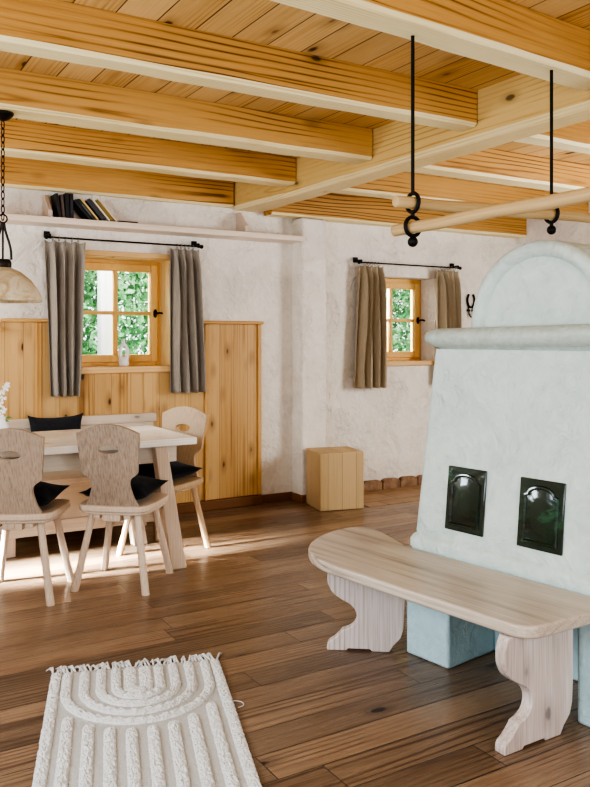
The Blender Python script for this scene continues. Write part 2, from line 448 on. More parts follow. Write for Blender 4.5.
# white plaster pilaster between the two windows
bm = B()
box(bm, (3.43, 5.60, 0), (3.675, YB+.01, 2.338))
struct('wall_pilaster', bm, M['plaster'], bevel=.018, bseg=3)

# wainscot: boards, cover strips, cap (with a gap at the window)
XP = 3.12
bm = B()
plate(bm, [(.55, .08), (XP, .08), (XP, 1.46), (W[0][1]+.02, 1.46), (W[0][1]+.02, 1.09), (W[0][0]-.02, 1.09), (W[0][0]-.02, 1.46), (.55, 1.46)], 0, YB-PF, M=TR(0, YB, 0) @ RX(PI/2))
tr = struct('trim_1', bm, M['panel'], bevel=.003)
bm = B()
for x in (.62, 1.34, 2.62, XP-.03): box(bm, (x, PF-.014, .08), (x+.032, PF, 1.46 if (x < 1.6 or x > 2.35) else 1.08))
obj('cover_strip', bm, M['trimpineZ'], tr, bevel=.004)
bm = B()
box(bm, (1.10, PF-.032, 1.46), (W[0][0]-.03, YB, 1.485)); box(bm, (W[0][1]+.03, PF-.032, 1.46), (XP+.015, YB, 1.485))
obj('cap_rail', bm, M['trimpine'], tr, bevel=.008)
bm = B(); box(bm, (.55, PF-.10, 1.395), (1.092, PF-.001, 1.425)); box(bm, (.55, PF-.03, 1.43), (1.085, PF-.001, 1.46))
obj('ledge', bm, M['trimpine'], tr, bevel=.005)

# skirting
bm = B(); box(bm, (.55, PF-.018, 0), (XP+.01, YB, .078)); box(bm, (XP+.01, YB-.018, 0), (3.43, YB, .068))
struct('baseboard_left', bm, M['skirt'], bevel=.006)
bm = B(); box(bm, (3.412, 5.59, 0), (3.43, YB-.018, .066)); box(bm, (3.412, 5.582, 0), (3.69, 5.60, .066)); box(bm, (3.675, 5.60, 0), (3.69, YB, .066))
struct('baseboard_pilaster', bm, M['skirt'], bevel=.006)
bm = B(); x = 3.70
while x < XR-.05:
    w = random.uniform(.20, .23); h = random.uniform(.085, .098)
    pts = [(x, 0), (x+w-.010, 0), (x+w-.008, h*.6), (x+w-.018, h*.88), (x+w-.045, h*.98), (x+.04, h), (x+.014, h*.9), (x+.002, h*.62)]
    plate(bm, pts, 0, .05, M=TR(0, YB, 0) @ RX(PI/2)); x += w
struct('baseboard_right', bm, M['stone'], bevel=.006)
bm = B(); box(bm, (3.80, 5.17, 0), (XR, YB, .005)); struct('floor_tiles', bm, M['tiles'])

# ------------------------------------------------------------------ windows
def window(n, w, lined):
    x0, x1, z0, z1 = w
    e = thing('window_%d' % n, None, None, ((x0+x1)/2, YB, z0), kind='structure')
    L = lambda bm: bm
    cx = (x0+x1)/2; hx = (x1-x0)/2; H = z1-z0
    yf = .20                                              # frame plane behind the wall face
    def fr(bm, a0, a1, b0, b1, wl, y0, y1):
        box(bm, (a0, y0, b0), (a0+wl, y1, b1)); box(bm, (a1-wl, y0, b0), (a1, y1, b1))
        box(bm, (a0+wl, y0, b0), (a1-wl, y1, b0+wl)); box(bm, (a0+wl, y0, b1-wl), (a1-wl, y1, b1))
    bm = B(); fr(bm, -hx, hx, 0, H, .042, yf, yf+.09); obj('window_frame', bm, M['winwood'], e, bevel=.006)
    s = .042-.006
    bm = B(); fr(bm, -hx+s, hx-s, s, H-s, .058, yf-.022, yf+.05)
    sash = obj('sash', bm, M['winwood'], e, bevel=.008)
    bm = B()
    g0 = -hx+s+.058; h0 = s+.058
    box(bm, (-.015, yf-.012, h0), (.015, yf+.04, H-h0)); box(bm, (g0, yf-.008, H/2-.014), (-.015, yf+.04, H/2+.014)); box(bm, (.015, yf-.008, H/2-.014), (-g0, yf+.04, H/2+.014))
    obj('muntin', bm, M['winwoodX'], sash, bevel=.004)
    bm = B()
    for a, b in ((g0, -.015), (.015, -g0)):
        for c, d in ((h0, H/2-.014), (H/2+.014, H-h0)): box(bm, (a, yf+.012, c), (b, yf+.016, d))
    obj('pane', bm, M['glass'], sash)
    # handle on the right stile
    hxp = hx-s-.024
    bm = B()
    plate(bm, [(.016*math.cos(2*PI*k/20), .034*math.sin(2*PI*k/20)) for k in range(20)], 0, .006, M=TR(hxp, yf-.022, H/2) @ RX(PI/2))
    tube(bm, [(hxp, yf-.026, H/2), (hxp, yf-.055, H/2)], .007, 10)
    tube(bm, catmull([(hxp, yf-.055, H/2), (hxp+.03, yf-.057, H/2+.004), (hxp+.075, yf-.05, H/2-.006)], 4), .0075, 10)
    obj('handle', bm, M['bronze'], e, smooth=50)
    bm = B(); box(bm, (-hx+s+.01, yf-.028, s+.03), (-hx+s+.06, yf-.021, s+.036))
    obj('hinge', bm, M['bronze'], e)
    # sill and lining
    bm = B()
    if lined:
        box(bm, (-hx, -.001, -.0), (hx, yf, .012)); box(bm, (-hx-.035, -.05, -.038), (hx+.035, -.0005, .012))
    else:
        box(bm, (-hx+.001, 0, 0), (hx-.001, yf, .012)); box(bm, (-hx-.02, -.035, -.03), (hx+.02, -.0005, .012))
    obj('sill', bm, M['liningX'], e, bevel=.006)
    if lined:
        bm = B()
        box(bm, (-hx-.02, -.035, .012), (-hx, yf, H)); box(bm, (hx, -.035, .012), (hx+.02, yf, H)); box(bm, (-hx-.02, -.035, H), (hx+.02, yf, H+.022))
        # reveal boards sit on the cut wall faces
        for v in bm.verts:
            if v.co.x < -hx-.01 and v.co.y > 0: v.co.x = -hx-.0
        bm.free(); bm = B()
        box(bm, (-hx, -.001, .012), (-hx+.012, yf, H)); box(bm, (hx-.012, -.001, .012), (hx, yf, H)); box(bm, (-hx, -.001, H-.012), (hx, yf, H))
        obj('lining', bm, M['lining'], e, bevel=.002)
        bm = B()
        box(bm, (-hx-.03, -.04, .0), (-hx+.008, -.001, H+.03)); box(bm, (hx-.008, -.04, .0), (hx+.03, -.001, H+.03)); box(bm, (-hx-.03, -.04, H-.008), (hx+.03, -.001, H+.03))
        obj('casing', bm, M['liningX'], e, bevel=.005)
    return e
window(1, W[0], True); window(2, W[1], False)

# ------------------------------------------------------------------ ceiling beams
def beam(name, label, axis, a0, a1, b0, b1, z0, z1, mats, cat='beam', group=None, amp=.004, seed=0, cham=.018):
    """hewn squared timber along axis; origin at its middle"""
    cx, cb, cz = (a0+a1)/2, (b0+b1)/2, (z0+z1)/2
    hb, hz = (b1-b0)/2, (z1-z0)/2
    bm = B(); n = max(8, int((a1-a0)/.09)); rings = []
    prof = [(-hb, hz), (-hb, hz*.33), (-hb, -hz*.33), (-hb, -hz+cham), (-hb+cham*.9, -hz), (0, -hz), (hb-cham*.9, -hz), (hb, -hz+cham), (hb, -hz*.33), (hb, hz*.33), (hb, hz)]
    for i in range(n+1):
        x = -(a1-a0)/2+(a1-a0)*i/n; ring = []
        for j, (p, q) in enumerate(prof):
            k = amp*mnoise.noise(Vector((x*2.1+seed*7, p*9, q*9)))+amp*.5*mnoise.noise(Vector((x*9+seed*3, p*20+j, q*20)))
            wob = .6*amp*mnoise.noise(Vector((x*3+seed, j*.2, 5)))
            if j in (0, len(prof)-1): k = wob = 0
            if i in (0, n): wob = 0
            e = 1.6 if 3 <= j <= 7 else 1.
            P = (p+k*e, q+wob*e*1.4)
            ring.append(bm.verts.new((x, P[0], P[1]) if axis == 'X' else (P[0], x, P[1])))
        rings.append(ring)
    m = len(prof)
    for A, Bq in zip(rings, rings[1:]):
        for j in range(m):
            f = bm.faces.new((A[j], A[(j+1) % m], Bq[(j+1) % m], Bq[j]))
            f.material_index = 1 if 3 <= j <= 6 else 0  # underside and its chamfers get the colour with painted bounce light
    bm.faces.new(rings[0]); bm.faces.new(rings[-1])
    o = obj(name, bm, mats, smooth=28)
    if name == 'girder':                                  # its far end flares a little over the wall
        for v in o.data.vertices:
            k = max(0, (v.co.y+cx-4.95)/.8)
            if v.co.x < 0: v.co.x -= .075*k
    o.location = (cx, cb, cz) if axis == 'X' else (cb, cx, cz)
    return tag(o, label, cat, group)
GX0, GX1 = 2.94, 3.15
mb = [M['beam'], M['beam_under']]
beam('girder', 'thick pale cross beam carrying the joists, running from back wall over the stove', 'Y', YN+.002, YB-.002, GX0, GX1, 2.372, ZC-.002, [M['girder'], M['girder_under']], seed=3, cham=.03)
jy = [(2.185, 2.345), (3.06, 3.20), (3.96, 4.14), (4.87, 5.03)]
names = [('thick ceiling joist from which the two black iron rods hang',),
         ('ceiling joist left of cross beam, next behind the rod-bearing joist',),
         ('ceiling joist left of cross beam with the lamp chain under it',),
         ('ceiling joist left of cross beam, next to the back wall beam',)]
for i, (y0, y1) in enumerate(jy):
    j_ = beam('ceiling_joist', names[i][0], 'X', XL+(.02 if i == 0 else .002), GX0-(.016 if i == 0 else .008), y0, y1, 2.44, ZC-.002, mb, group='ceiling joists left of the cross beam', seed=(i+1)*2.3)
    if i == 0:                                              # this one lies a little askew
        c_ = j_.location.copy(); a_ = math.radians(4.3)
        j_.rotation_euler.z = a_; j_.location.y = 2.265-(2.2-c_.x)*math.tan(a_)
nr = ['ceiling joist right of cross beam, in line with the rod-bearing joist', 'ceiling joist right of cross beam, nearest the one level with the iron rods',
      'ceiling joist right of cross beam, second from the back wall beam', 'ceiling joist right of cross beam, next to the back wall beam']
for i, (y0, y1) in enumerate(jy):
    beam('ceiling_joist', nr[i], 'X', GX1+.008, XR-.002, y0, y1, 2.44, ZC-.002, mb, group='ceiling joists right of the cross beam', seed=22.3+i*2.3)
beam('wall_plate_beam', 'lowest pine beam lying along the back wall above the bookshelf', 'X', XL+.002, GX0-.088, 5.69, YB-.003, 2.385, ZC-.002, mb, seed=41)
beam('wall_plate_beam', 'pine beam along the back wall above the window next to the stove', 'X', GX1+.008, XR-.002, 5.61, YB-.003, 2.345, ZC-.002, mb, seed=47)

# ------------------------------------------------------------------ shelf, books
t = thing('wall_shelf', 'long pale wall shelf with books high above the table window', 'shelf', (0, 0, 0))
bm = B(); box(bm, (.45, 5.55, 2.135), (3.425, YB-.001, 2.18)); obj('board', bm, M['shelf'], t, bevel=.006)
for x in (1.385, 2.905):
    bm = B()
    plate(bm, [(0, 0), (.165, 0), (.165, .05), (.04, .172), (0, .172)], 0, .028, M=TR(x, YB-.003, 2.181) @ Matrix(((0, 0, 1, 0), (-1, 0, 0, 0), (0, 1, 0, 0), (0, 0, 0, 1))))
    obj('bracket', bm, M['shelf'], t, bevel=.003)

def book(x, ang, h, d, th, col, label, title_col=None, flat=False):
    t = thing('book', label, 'book', (x, 5.575, 2.1815), group='books on the high wall shelf')
    Rm = RY(-ang)
    cm = plain('cover_'+col, col, .55, nscale=30, nvar=.1)
    bm = B(); c = .003
    lo = min((Rm @ Vector((p, 0, q))).z for p in (0, th) for q in (0, h)); Mx = TR(0, 0, -lo) @ Rm
    box(bm, (0, 0, 0), (c, d, h), Mx); box(bm, (th-c, 0, 0), (th, d, h), Mx); box(bm, (0, -.002, 0), (th, c, h), Mx)
    obj('cover', bm, cm, t, bevel=.0012)
    bm = B(); box(bm, (c, c, .004), (th-c, d-.004, h-.003), Mx); obj('pages', bm, M['page'], t)
    if title_col:
        bm = B(); box(bm, (th*.2, -.003, h*.2), (th*.8, -.0018, h*.75), Mx); obj('spine_label', bm, plain('spine_'+title_col, title_col, .5), t)
    return t
bk = [  # x of foot, lean, height, depth, thickness, colour
    (1.452, .16, .165, .13, .020, '1E1A18', None, 'thin black book leaning next to the wooden bookend'),
    (1.478, .10, .16, .13, .018, '5A4A40', None, 'dull brown book second from the wooden bookend'),
    (1.500, .03, .172, .14, .026, '141214', None, 'thick black upright book, third from the bookend'),
    (1.530, .02, .172, .14, .024, '17141A', '3A3038', 'tall black upright book just before the leaning row'),
    (1.662, .72, .165, .13, .020, '1B1B20', None, 'black book leaning first in the slanted row'),
    (1.692, .72, .175, .13, .018, '232A2C', '60605A', 'dark teal book leaning second in the slanted row'),
    (1.722, .72, .185, .13, .013, 'D9B871', None, 'thin yellow book leaning among the dark ones'),
    (1.758, .72, .175, .13, .030, '3C3B3E', None, 'thick charcoal grey book leaning mid-row'),
    (1.806, .72, .19, .14, .012, 'E8DCC0', None, 'thin cream book leaning beside the olive one'),
    (1.826, .72, .18, .14, .022, '8A7430', None, 'olive green book leaning beside the thin cream one'),
    (1.858, .73, .175, .14, .012, 'E6C9B0', None, 'thin pale pink book, last of the leaning row'),
]
for x, a, h, d, th, col, tc, lb in bk: book(x, a, h, d, th, col, lb, tc)
book(2.02, PI/2-.001, .15, .12, .010, '2B2622', 'thin dark book lying flat on the shelf beyond the leaning row')

# ------------------------------------------------------------------ curtain rods and curtains
def rod(x0, x1, z, label):
    t = thing('curtain_rod', label, 'curtain rod', ((x0+x1)/2, 5.66, z), group='black iron curtain rods')
    h = (x1-x0)/2
    bm = B(); tube(bm, [(-h, 0, 0), (h, 0, 0)], .0065, 10); obj('rod', bm, M['iron'], t, smooth=50)
    for s in (-1, 1):
        bm = B()
        bx = s*(h-.012)
        box(bm, (bx-.02, .078, .005), (bx+.02, .0985, .05)); box(bm, (bx-.006, .0, .012), (bx+.006, .08, .026)); tube(bm, [(bx, 0, .022), (bx, 0, -.01)], .010, 8)
        obj('bracket', bm, M['iron'], t, bevel=.002)
        bm = B(); 
        bmesh.ops.create_uvsphere(bm, u_segments=12, v_segments=8, radius=.016, matrix=TR(s*(h+.012), 0, 0))
        tube(bm, [(s*(h-.012), 0, 0), (s*(h+.002), 0, 0)], .010, 10)
        obj('finial', bm, M['iron'], t, smooth=60)
    return t
rod(1.40, 2.55, 2.052, 'black iron curtain rod over the window behind the table')
rod(4.06, 5.20, 2.006, 'black iron curtain rod over the window next to the stove')

def curtain(label, xt0, xt1, xb0, xb1, zr, zb, mat, folds, seed, y=5.66):
    rn = random.Random(seed); zt = zr-.027
    t = thing('curtain', label, 'curtain', ((xt0+xt1)/2, y, zb), group='linen window curtains')
    cx = (xt0+xt1)/2
    nu, nv = folds*14, 44
    ph = [rn.uniform(-.5, .5) for _ in range(folds+2)]
    am = [rn.uniform(.75, 1.2) for _ in range(folds+2)]
    bm = B(); rows = []
    for j in range(nv+1):
        v = j/nv                                          # 0 top .. 1 bottom
        row = []
        for i in range(nu+1):
            u = i/nu
            k = u*folds
            ki = int(min(k, folds-1)); kk = k-ki
            a = am[ki]*(1-kk)+am[ki+1]*kk
            pinch = .35+.65*min(1, v/.12)
            depth = (.058*pinch+.006*v)*a*(.85+.15*math.sin(5*v+ki*2))
            x = (xt0+(xb0-xt0)*v)*(1-u)+(xt1+(xb1-xt1)*v)*u
            x += .35*(xb1-xb0)/folds*math.sin(4*PI*k+ph[ki])*.22*min(1, v*4) + .006*math.sin(v*5+ki)*v
            yy = depth*math.sin(2*PI*k+ph[0]+.5*math.sin(v*3+ki*.7)) - .012*math.sin(PI*v)
            if v < .05: yy *= .8
            z = zt+(zb-zt)*v + (.007*math.sin(2*PI*k+1.4) if j == 0 else 0) + (.004*math.sin(2*PI*k) if j == nv else 0)
            row.append(bm.verts.new((x-cx, yy+.004, z-zb)))
        rows.append(row)
    for a, b in zip(rows, rows[1:]):
        for i in range(nu): bm.faces.new((a[i], a[i+1], b[i+1], b[i]))
    o = obj('drape', bm, mat, t, smooth=80)
    s = o.modifiers.new('thick', 'SOLIDIFY'); s.thickness = .003
    # rings and hooks carrying the heading
    for i in range(folds+1):
        x = (xt0+.055+(xt1-xt0-.11)*i/folds)-cx
        bm = B(); tube(bm, [(x, .0165*math.sin(2*PI*k/16), .0165*math.cos(2*PI*k/16)+zr-.007-zb) for k in range(16)], .0022, 6, closed=True)
        tube(bm, [(x, .004, zr-.024-zb), (x, .004, zr-.06-zb)], .0025, 6)
        obj('ring', bm, M['chrome'], t, smooth=60)
    return t
curtain('grey-beige linen curtain nearest the pendant lamp, at the table window', 1.375, 1.665, 1.425, 1.607, 2.052, .94, M['curtain'], 4, 3)
curtain('grey-beige linen curtain on the oval vase side of the table window, above the back chair', 2.305, 2.545, 2.315, 2.585, 2.052, .935, M['curtain'], 4, 8)
curtain('taupe linen curtain hanging fully in view, nearest the white pilaster', 4.055, 4.315, 4.005, 4.315, 2.006, .915, M['curtain2'], 4, 14)
curtain('taupe linen curtain half hidden by the stove ledge, next to the horseshoe', 4.93, 5.195, 4.95, 5.20, 2.006, .915, M['curtain2'], 4, 21)

# ------------------------------------------------------------------ vase on the sill
def vase():
    bm = B(); c = Vector((0, 0, .095)); n = 26
    pts = [(.0265*math.cos(2*PI*k/n), 0, .098+.062*math.sin(2*PI*k/n)) for k in range(n)]
    rad = [.0155-.003*math.sin(2*PI*k/n) for k in range(n)]
    tube(bm, pts, rad, 14, closed=True)
    lathe(bm, [(.001, 0), (.034, 0), (.038, .006), (.039, .03), (.034, .055), (.022, .07)], 20)
    lathe(bm, [(.016, .155), (.011, .168), (.0095, .19), (.012, .205), (.009, .205), (.007, .17)], 16)
    o = obj('oval_vase', bm, M['ceramic'], smooth=60)
    o.location = (2.005, 5.84, 1.1405); o.rotation_euler.z = math.radians(-15)
    tag(o, 'small white vase with an oval hole standing on the sill of the table window', 'vase')
vase()

# ------------------------------------------------------------------ horseshoe hook
t = thing('horseshoe_hanger', 'black horseshoe wall hook between taupe curtain and stove dome', 'hook', (5.43, YB-.013, 1.655))
bm = B()
hs = [(.048*math.sin(a)*(1.0-.12*abs(a)/2.45), 0, .06-.07*math.cos(a)) for a in [(-2.45+4.9*k/18) for k in range(19)]]
tube(bm, hs, .0105, 8); obj('horseshoe', bm, M['iron'], t, smooth=60)
for s in (-1, 1):
    bm = B(); tube(bm, catmull([(s*.03, 0, -.01), (s*.03, -.006, -.07), (s*.028, -.03, -.105), (s*.02, -.05, -.09), (s*.012, -.052, -.065)], 4), .006, 8)
    box(bm, (s*.03-.018, -.004, -.05), (s*.03+.018, .008, -.03))
    obj('hook', bm, M['iron'], t, smooth=60)

# ------------------------------------------------------------------ pendant lamp
t = thing('pendant_lamp', 'pendant lamp with marbled cream glass shade on a dark chain', 'lamp', (.786, 4.05, 1.525))
zt = 2.44-1.525
bm = B(); lathe(bm, [(.001, zt-.001), (.05, zt-.001), (.05, zt-.012), (.032, zt-.03), (.012, zt-.04), (.001, zt-.04)], 24); obj('ceiling_rose', bm, M['bronze'], t, smooth=40)
bm = B(); z = zt-.045; k = 0
while z > .42:
    ln = [( .0085*math.cos(2*PI*a/12), 0, .021*math.sin(2*PI*a/12)) for a in range(12)]
    tube(bm, [TR(0, 0, z-.015) @ RZ(PI/2*(k % 2)+.5) @ Vector(p) for p in ln], .0028, 6, closed=True)
    z -= .034; k += 1
obj('chain', bm, M['bronze'], t, smooth=60)
bm = B(); tube(bm, [(.02*math.cos(2*PI*a/16), 0, z+.008+.02*math.sin(2*PI*a/16)) for a in range(16)], .004, 8, closed=True)
for s in (-1, 1):
    tube(bm, catmull([(s*.006, 0, z-.012), (s*.012, 0, z-.05), (s*.035, 0, z-.13), (s*.040, 0, .205)], 5), .006, 8)
tube(bm, [(0, 0, z-.012), (0, 0, .2)], .005, 8)
lathe(bm, [(.001, .205), (.034, .205), (.04, .19), (.04, .170), (.030, .15), (.001, .15)], 24)
obj('holder', bm, M['bronze'], t, smooth=45)
bm = B(); lathe(bm, [(.036, .166), (.085, .144), (.13, .106), (.165, .058), (.183, .018), (.186, .004), (.182, .0), (.176, .006), (.158, .052), (.124, .098), (.08, .134), (.036, .156)], 48)
obj('shade', bm, M['alabaster'], t, smooth=60)
bm = B(); lathe(bm, [(.001, .149), (.02, .149), (.02, .13), (.03, .10), (.033, .075), (.022, .048), (.001, .042)], 20); obj('bulb', bm, M['ceramic'], t, smooth=60)

# ------------------------------------------------------------------ dining table
t = thing('dining_table', 'pale pine dining table with splayed legs before the panelled wall', 'table', (1.37, 4.73, 0))
bm = B(); box(bm, (-1.47, -.39, .725), (.567, .39, .767)); obj('tabletop', bm, M['tabletop'], t, bevel=.006)
for sx in (-1, 1):
    for sy in (-1, 1):
        bm = B()
        vs = []
        for z, xo, w in ((0, .463, .048), (.725, .350, .038)):
            yo = .335*sy if sy < 0 else .305
            for dx, dy in ((-w, -.035), (w, -.035), (w, .035), (-w, .035)):
                vs.append(bm.verts.new(((xo+dx) if sx > 0 else -.90-xo+dx, yo+dy, z)))
        bm.faces.new(vs[:4]); bm.faces.new(vs[4:])
        for k in range(4): bm.faces.new((vs[k], vs[(k+1) % 4], vs[4+(k+1) % 4], vs[4+k]))
        obj('leg', bm, M['chairleg'], t, bevel=.006)
for sy in (-1, 1):
    bm = B(); box(bm, (-1.38, .25*sy-.0125, .615), (.49, .25*sy+.0125, .725)); obj('apron', bm, M['limed'], t, bevel=.003)
for sx in (-1, 1):
    bm = B(); box(bm, ((.28 if sx > 0 else -1.2)-.015, -.237, .64), ((.28 if sx > 0 else -1.2)+.015, .237, .725)); obj('cross_rail', bm, M['chairleg'], t, bevel=.003)

bm = B(); plate(bm, [(-.62, .725), (-.29, .725), (-.36, .60), (-.62, .60)], -.012, .012, M=TR(0, -.30, 0) @ RX(PI/2))
obj('bracket', bm, M['chairleg'], t, bevel=.003)
# chest bench behind the table
t = thing('chest_bench', 'pale pine chest bench with backrest along the panelled wall', 'bench', (0, 0, 0))
bx0, bx1 = 1.0, 2.06
bm = B(); box(bm, (bx0-.02, 5.09, .425), (bx1+.02, 5.60, .462)); obj('seat', bm, M['limed'], t, bevel=.008)
bm = B(); box(bm, (bx0, 5.13, .20), (bx1, 5.155, .425)); box(bm, (bx0, 5.155, .12), (bx0+.03, 5.58, .425)); box(bm, (bx1-.03, 5.155, .12), (bx1, 5.58, .425))
obj('front_panel', bm, M['limed'], t, bevel=.003)
bm = B(); box(bm, (bx0, 5.115, .115), (bx1, 5.155, .20)); box(bm, (bx0, 5.115, .395), (bx1, 5.13, .425))
obj('front_rail', bm, M['limed'], t, bevel=.004)
for x in (bx0, bx1-.07):
    for y in (5.12, 5.5):
        bm = B(); box(bm, (x, y, 0), (x+.07, y+.07, .115)); obj('foot', bm, M['chairleg'], t, bevel=.004)
bm = B(); box(bm, (bx0, 5.60, .44), (2.15, 5.628, .735)); obj('backrest', bm, M['limed'], t, bevel=.004)
bm = B(); box(bm, (bx0-.02, 5.59, .735), (2.17, 5.64, .80)); obj('top_rail', bm, M['limed'], t, bevel=.006)

def pillow_bm(w, d, h, ears=.02, n=18, seed=0, thin=.22):
    bm = B(); top = {}; bot = {}
    for i in range(n+1):
        for j in range(n+1):
            a, b = -1+2*i/n, -1+2*j/n
            k = max(0., (1-a*a)*(1-b*b))**.42
            # edges pull in between the corners
            px = a*(1-.07*(1-b*b)); py = b*(1-.07*(1-a*a))
            c = (abs(a)*abs(b))**6
            x = px*w/2+math.copysign(ears, a)*c; y = py*d/2+math.copysign(ears, b)*c
            nz = .08*mnoise.noise(Vector((a*2+seed, b*2, seed)))
            zz = h/2*k*(1+nz*2)
            edge = i in (0, n) or j in (0, n)
            lift = .012*c
            top[i, j] = bm.verts.new((x, y, zz+lift))
            bot[i, j] = top[i, j] if edge else bm.verts.new((x, y, -zz*.8+lift))
    for i in range(n):
        for j in range(n):
            q = ((i, j), (i+1, j), (i+1, j+1), (i, j+1))
            bm.faces.new([top[k] for k in q]); bm.faces.new([bot[k] for k in reversed(q)])
    return bm

# charcoal cushion leaning on the bench back
bm = pillow_bm(.355, .345, .11, .012, seed=5)
o = obj('cushion', bm, M['grey_felt'], smooth=60)
o.matrix_world = TR(1.415, 5.49, .65) @ RX(math.radians(80))
tag(o, 'charcoal grey cushion leaning upright against the bench backrest', 'cushion')

# white flower stem on the table end
t = thing('flower_vase', 'white blossoming stem in white vase at the table end, cut by frame', 'vase', (.935, 4.86, .7675))
bm = B(); lathe(bm, [(.001, 0), (.034, 0), (.042, .03), (.038, .075), (.022, .11), (.026, .125), (.022, .125), (.018, .108), (.034, .07), (.036, .03), (.001, .006)], 24); obj('vase', bm, M['ceramic'], t, smooth=60)
bm = B(); tube(bm, catmull([(0, 0, .02), (-.005, .0, .15), (.004, 0, .24), (.02, 0, .30)], 5), .003, 6); obj('stem', bm, M['leaf'], t, smooth=60)
rn = random.Random(4)
for (x, z, s) in ((-.012, .13, .02), (.008, .165, .018), (-.008, .20, .018), (.006, .235, .017), (.0, .265, .016), (.022, .295, .02), (.03, .31, .016)):
    bm = B()
    for k in range(5):
        Mx = TR(x, -.008, z) @ RX(PI/2+rn.uniform(-.3, .3)) @ RZ(2*PI*k/5+rn.random())
        vs = [bm.verts.new(Mx @ Vector(p)) for p in ((0, 0, 0), (s*.7, -s*.45, .004), (s*1.3, 0, .008), (s*.7, s*.45, .004))]
        bm.faces.new(vs)
    obj('blossom', bm, M['petal'], t, recalc=False)
for sx, dz in ((1, 0), (-1, .012), (.7, -.02)):
    bm = B()
    pts = [(.015*sx, -.01, .115+dz), (.035*sx, -.026, .132+dz), (.06*sx, -.012, .118+dz), (.04*sx, .006, .124+dz)]
    bm.faces.new([bm.verts.new(p) for p in pts]); obj('leaf', bm, M['leaf'], t, recalc=False)

# ------------------------------------------------------------------ chairs
def chair_back_outline():
    R = [(.146, 0), (.124, .045), (.110, .09), (.106, .118), (.112, .143), (.132, .162), (.153, .180), (.159, .23), (.166, .29), (.171, .35), (.174, .397), (.155, .404), (.118, .420), (.062, .438), (0, .446)]
    fine = [(p.x, p.y) for p in catmull([(a, b, 0) for a, b in R[:11]], 4)] + [(p.x, p.y) for p in catmull([(a, b, 0) for a, b in R[11:]], 4)]
    return fine+[(-a, b) for a, b in reversed(fine[:-1])]
def make_chair(label, bmat, lmat):
    t = thing('dining_chair', label, 'chair', group='carved-back chairs round the dining table')
    bm = B()
    so = smooth_loop([(-.155, -.205), (.155, -.205), (.205, -.14), (.215, .12), (.19, .195), (.10, .215), (-.10, .215), (-.19, .195), (-.215, .12), (-.205, -.14)], 1)
    plate(bm, so, .425, .458)
    plate(bm, [(a*.93, b*.93) for a, b in so], .408, .4255)
    obj('seat', bm, lmat, t, bevel=.007)
    bm = B()
    hole = [(.057*math.cos(2*PI*k/28), .306+.024*math.sin(2*PI*k/28)) for k in range(28)]
    Mb = TR(0, -.168, .4585) @ RX(math.radians(90+9))
    plate(bm, chair_back_outline(), -.011, .011, [hole], Mb)
    obj('backrest', bm, bmat, t, bevel=.005)
    for sx in (-1, 1):
        for sy in (-1, 1):
            bm = B()
            frustum(bm, (sx*.125, sy*.13, .412), (sx*.198, sy*.2, .0), .019, .0215, 8, twist=PI/8)
            # flat foot on the floor
            for v in bm.verts:
                if v.co.z < .05: v.co.z = 0
            obj('leg', bm, M['chairleg'] if bmat != M['chairwarm'] else M['chairwarm'], t, bevel=.002)
    bm = B()
    for sx in (-1, 1):
        box(bm, (sx*.085-.018, -.178, .385), (sx*.085+.018, .17, .4085))
    box(bm, (-.05, -.185, .375), (.05, -.14, .4085)); box(bm, (-.012, -.19, .385), (.012, -.135, .4085))
    obj('cleat', bm, lmat, t, bevel=.003)
    return t
def put(o, x, y, rz): o.location = (x, y, 0); o.rotation_euler.z = math.radians(rz); return o
ch2 = put(make_chair('greyed wooden chair with oval handhole, its whole back before the table', M['chairZ'], M['chairleg']), 1.477, 4.296, -40.5)
ch1 = dup(ch2, (.957, 4.38, 0), math.radians(-30), 'greyed wooden chair at the frame edge, its back half cut off')
ch3 = put(make_chair('warm-toned wooden chair behind the table end, against the panelled wall', M['chairwarm'], M['chairwarm']), 1.905, 4.775, 122.7)
def seat_cushion(x, y, rz, label, seed, dx=0., dy=0.):
    bm = pillow_bm(.355, .345, .13, .014, seed=seed)
    o = obj('seat_cushion', bm, M['black_felt'], smooth=60)
    o.matrix_world = TR(x, y, .513) @ RZ(math.radians(rz)) @ TR(dx, .03+dy, 0) @ RX(math.radians(2))
    return tag(o, label, 'cushion', 'black seat cushions on the dining chairs')
seat_cushion(1.477, 4.296, -40.5, 'black cushion on the chair whose back shows entirely', 1, dy=-.015)
seat_cushion(.957, 4.38, -30, 'black cushion on the chair cut off at the frame edge', 2, dy=-.01)
seat_cushion(1.905, 4.775, 122.7, 'black cushion on the chair behind the table end', 3, dy=.0)

# ------------------------------------------------------------------ oak block stool
bm = B(); box(bm, (-.184, -.17, 0), (.184, .17, .452))
o = obj('block_stool', bm, M['oak'], bevel=.007)
o.location = (3.595, 5.365, 0); o.rotation_euler.z = math.radians(-13)
tag(o, 'solid light oak cube stool standing before the white pilaster', 'stool')

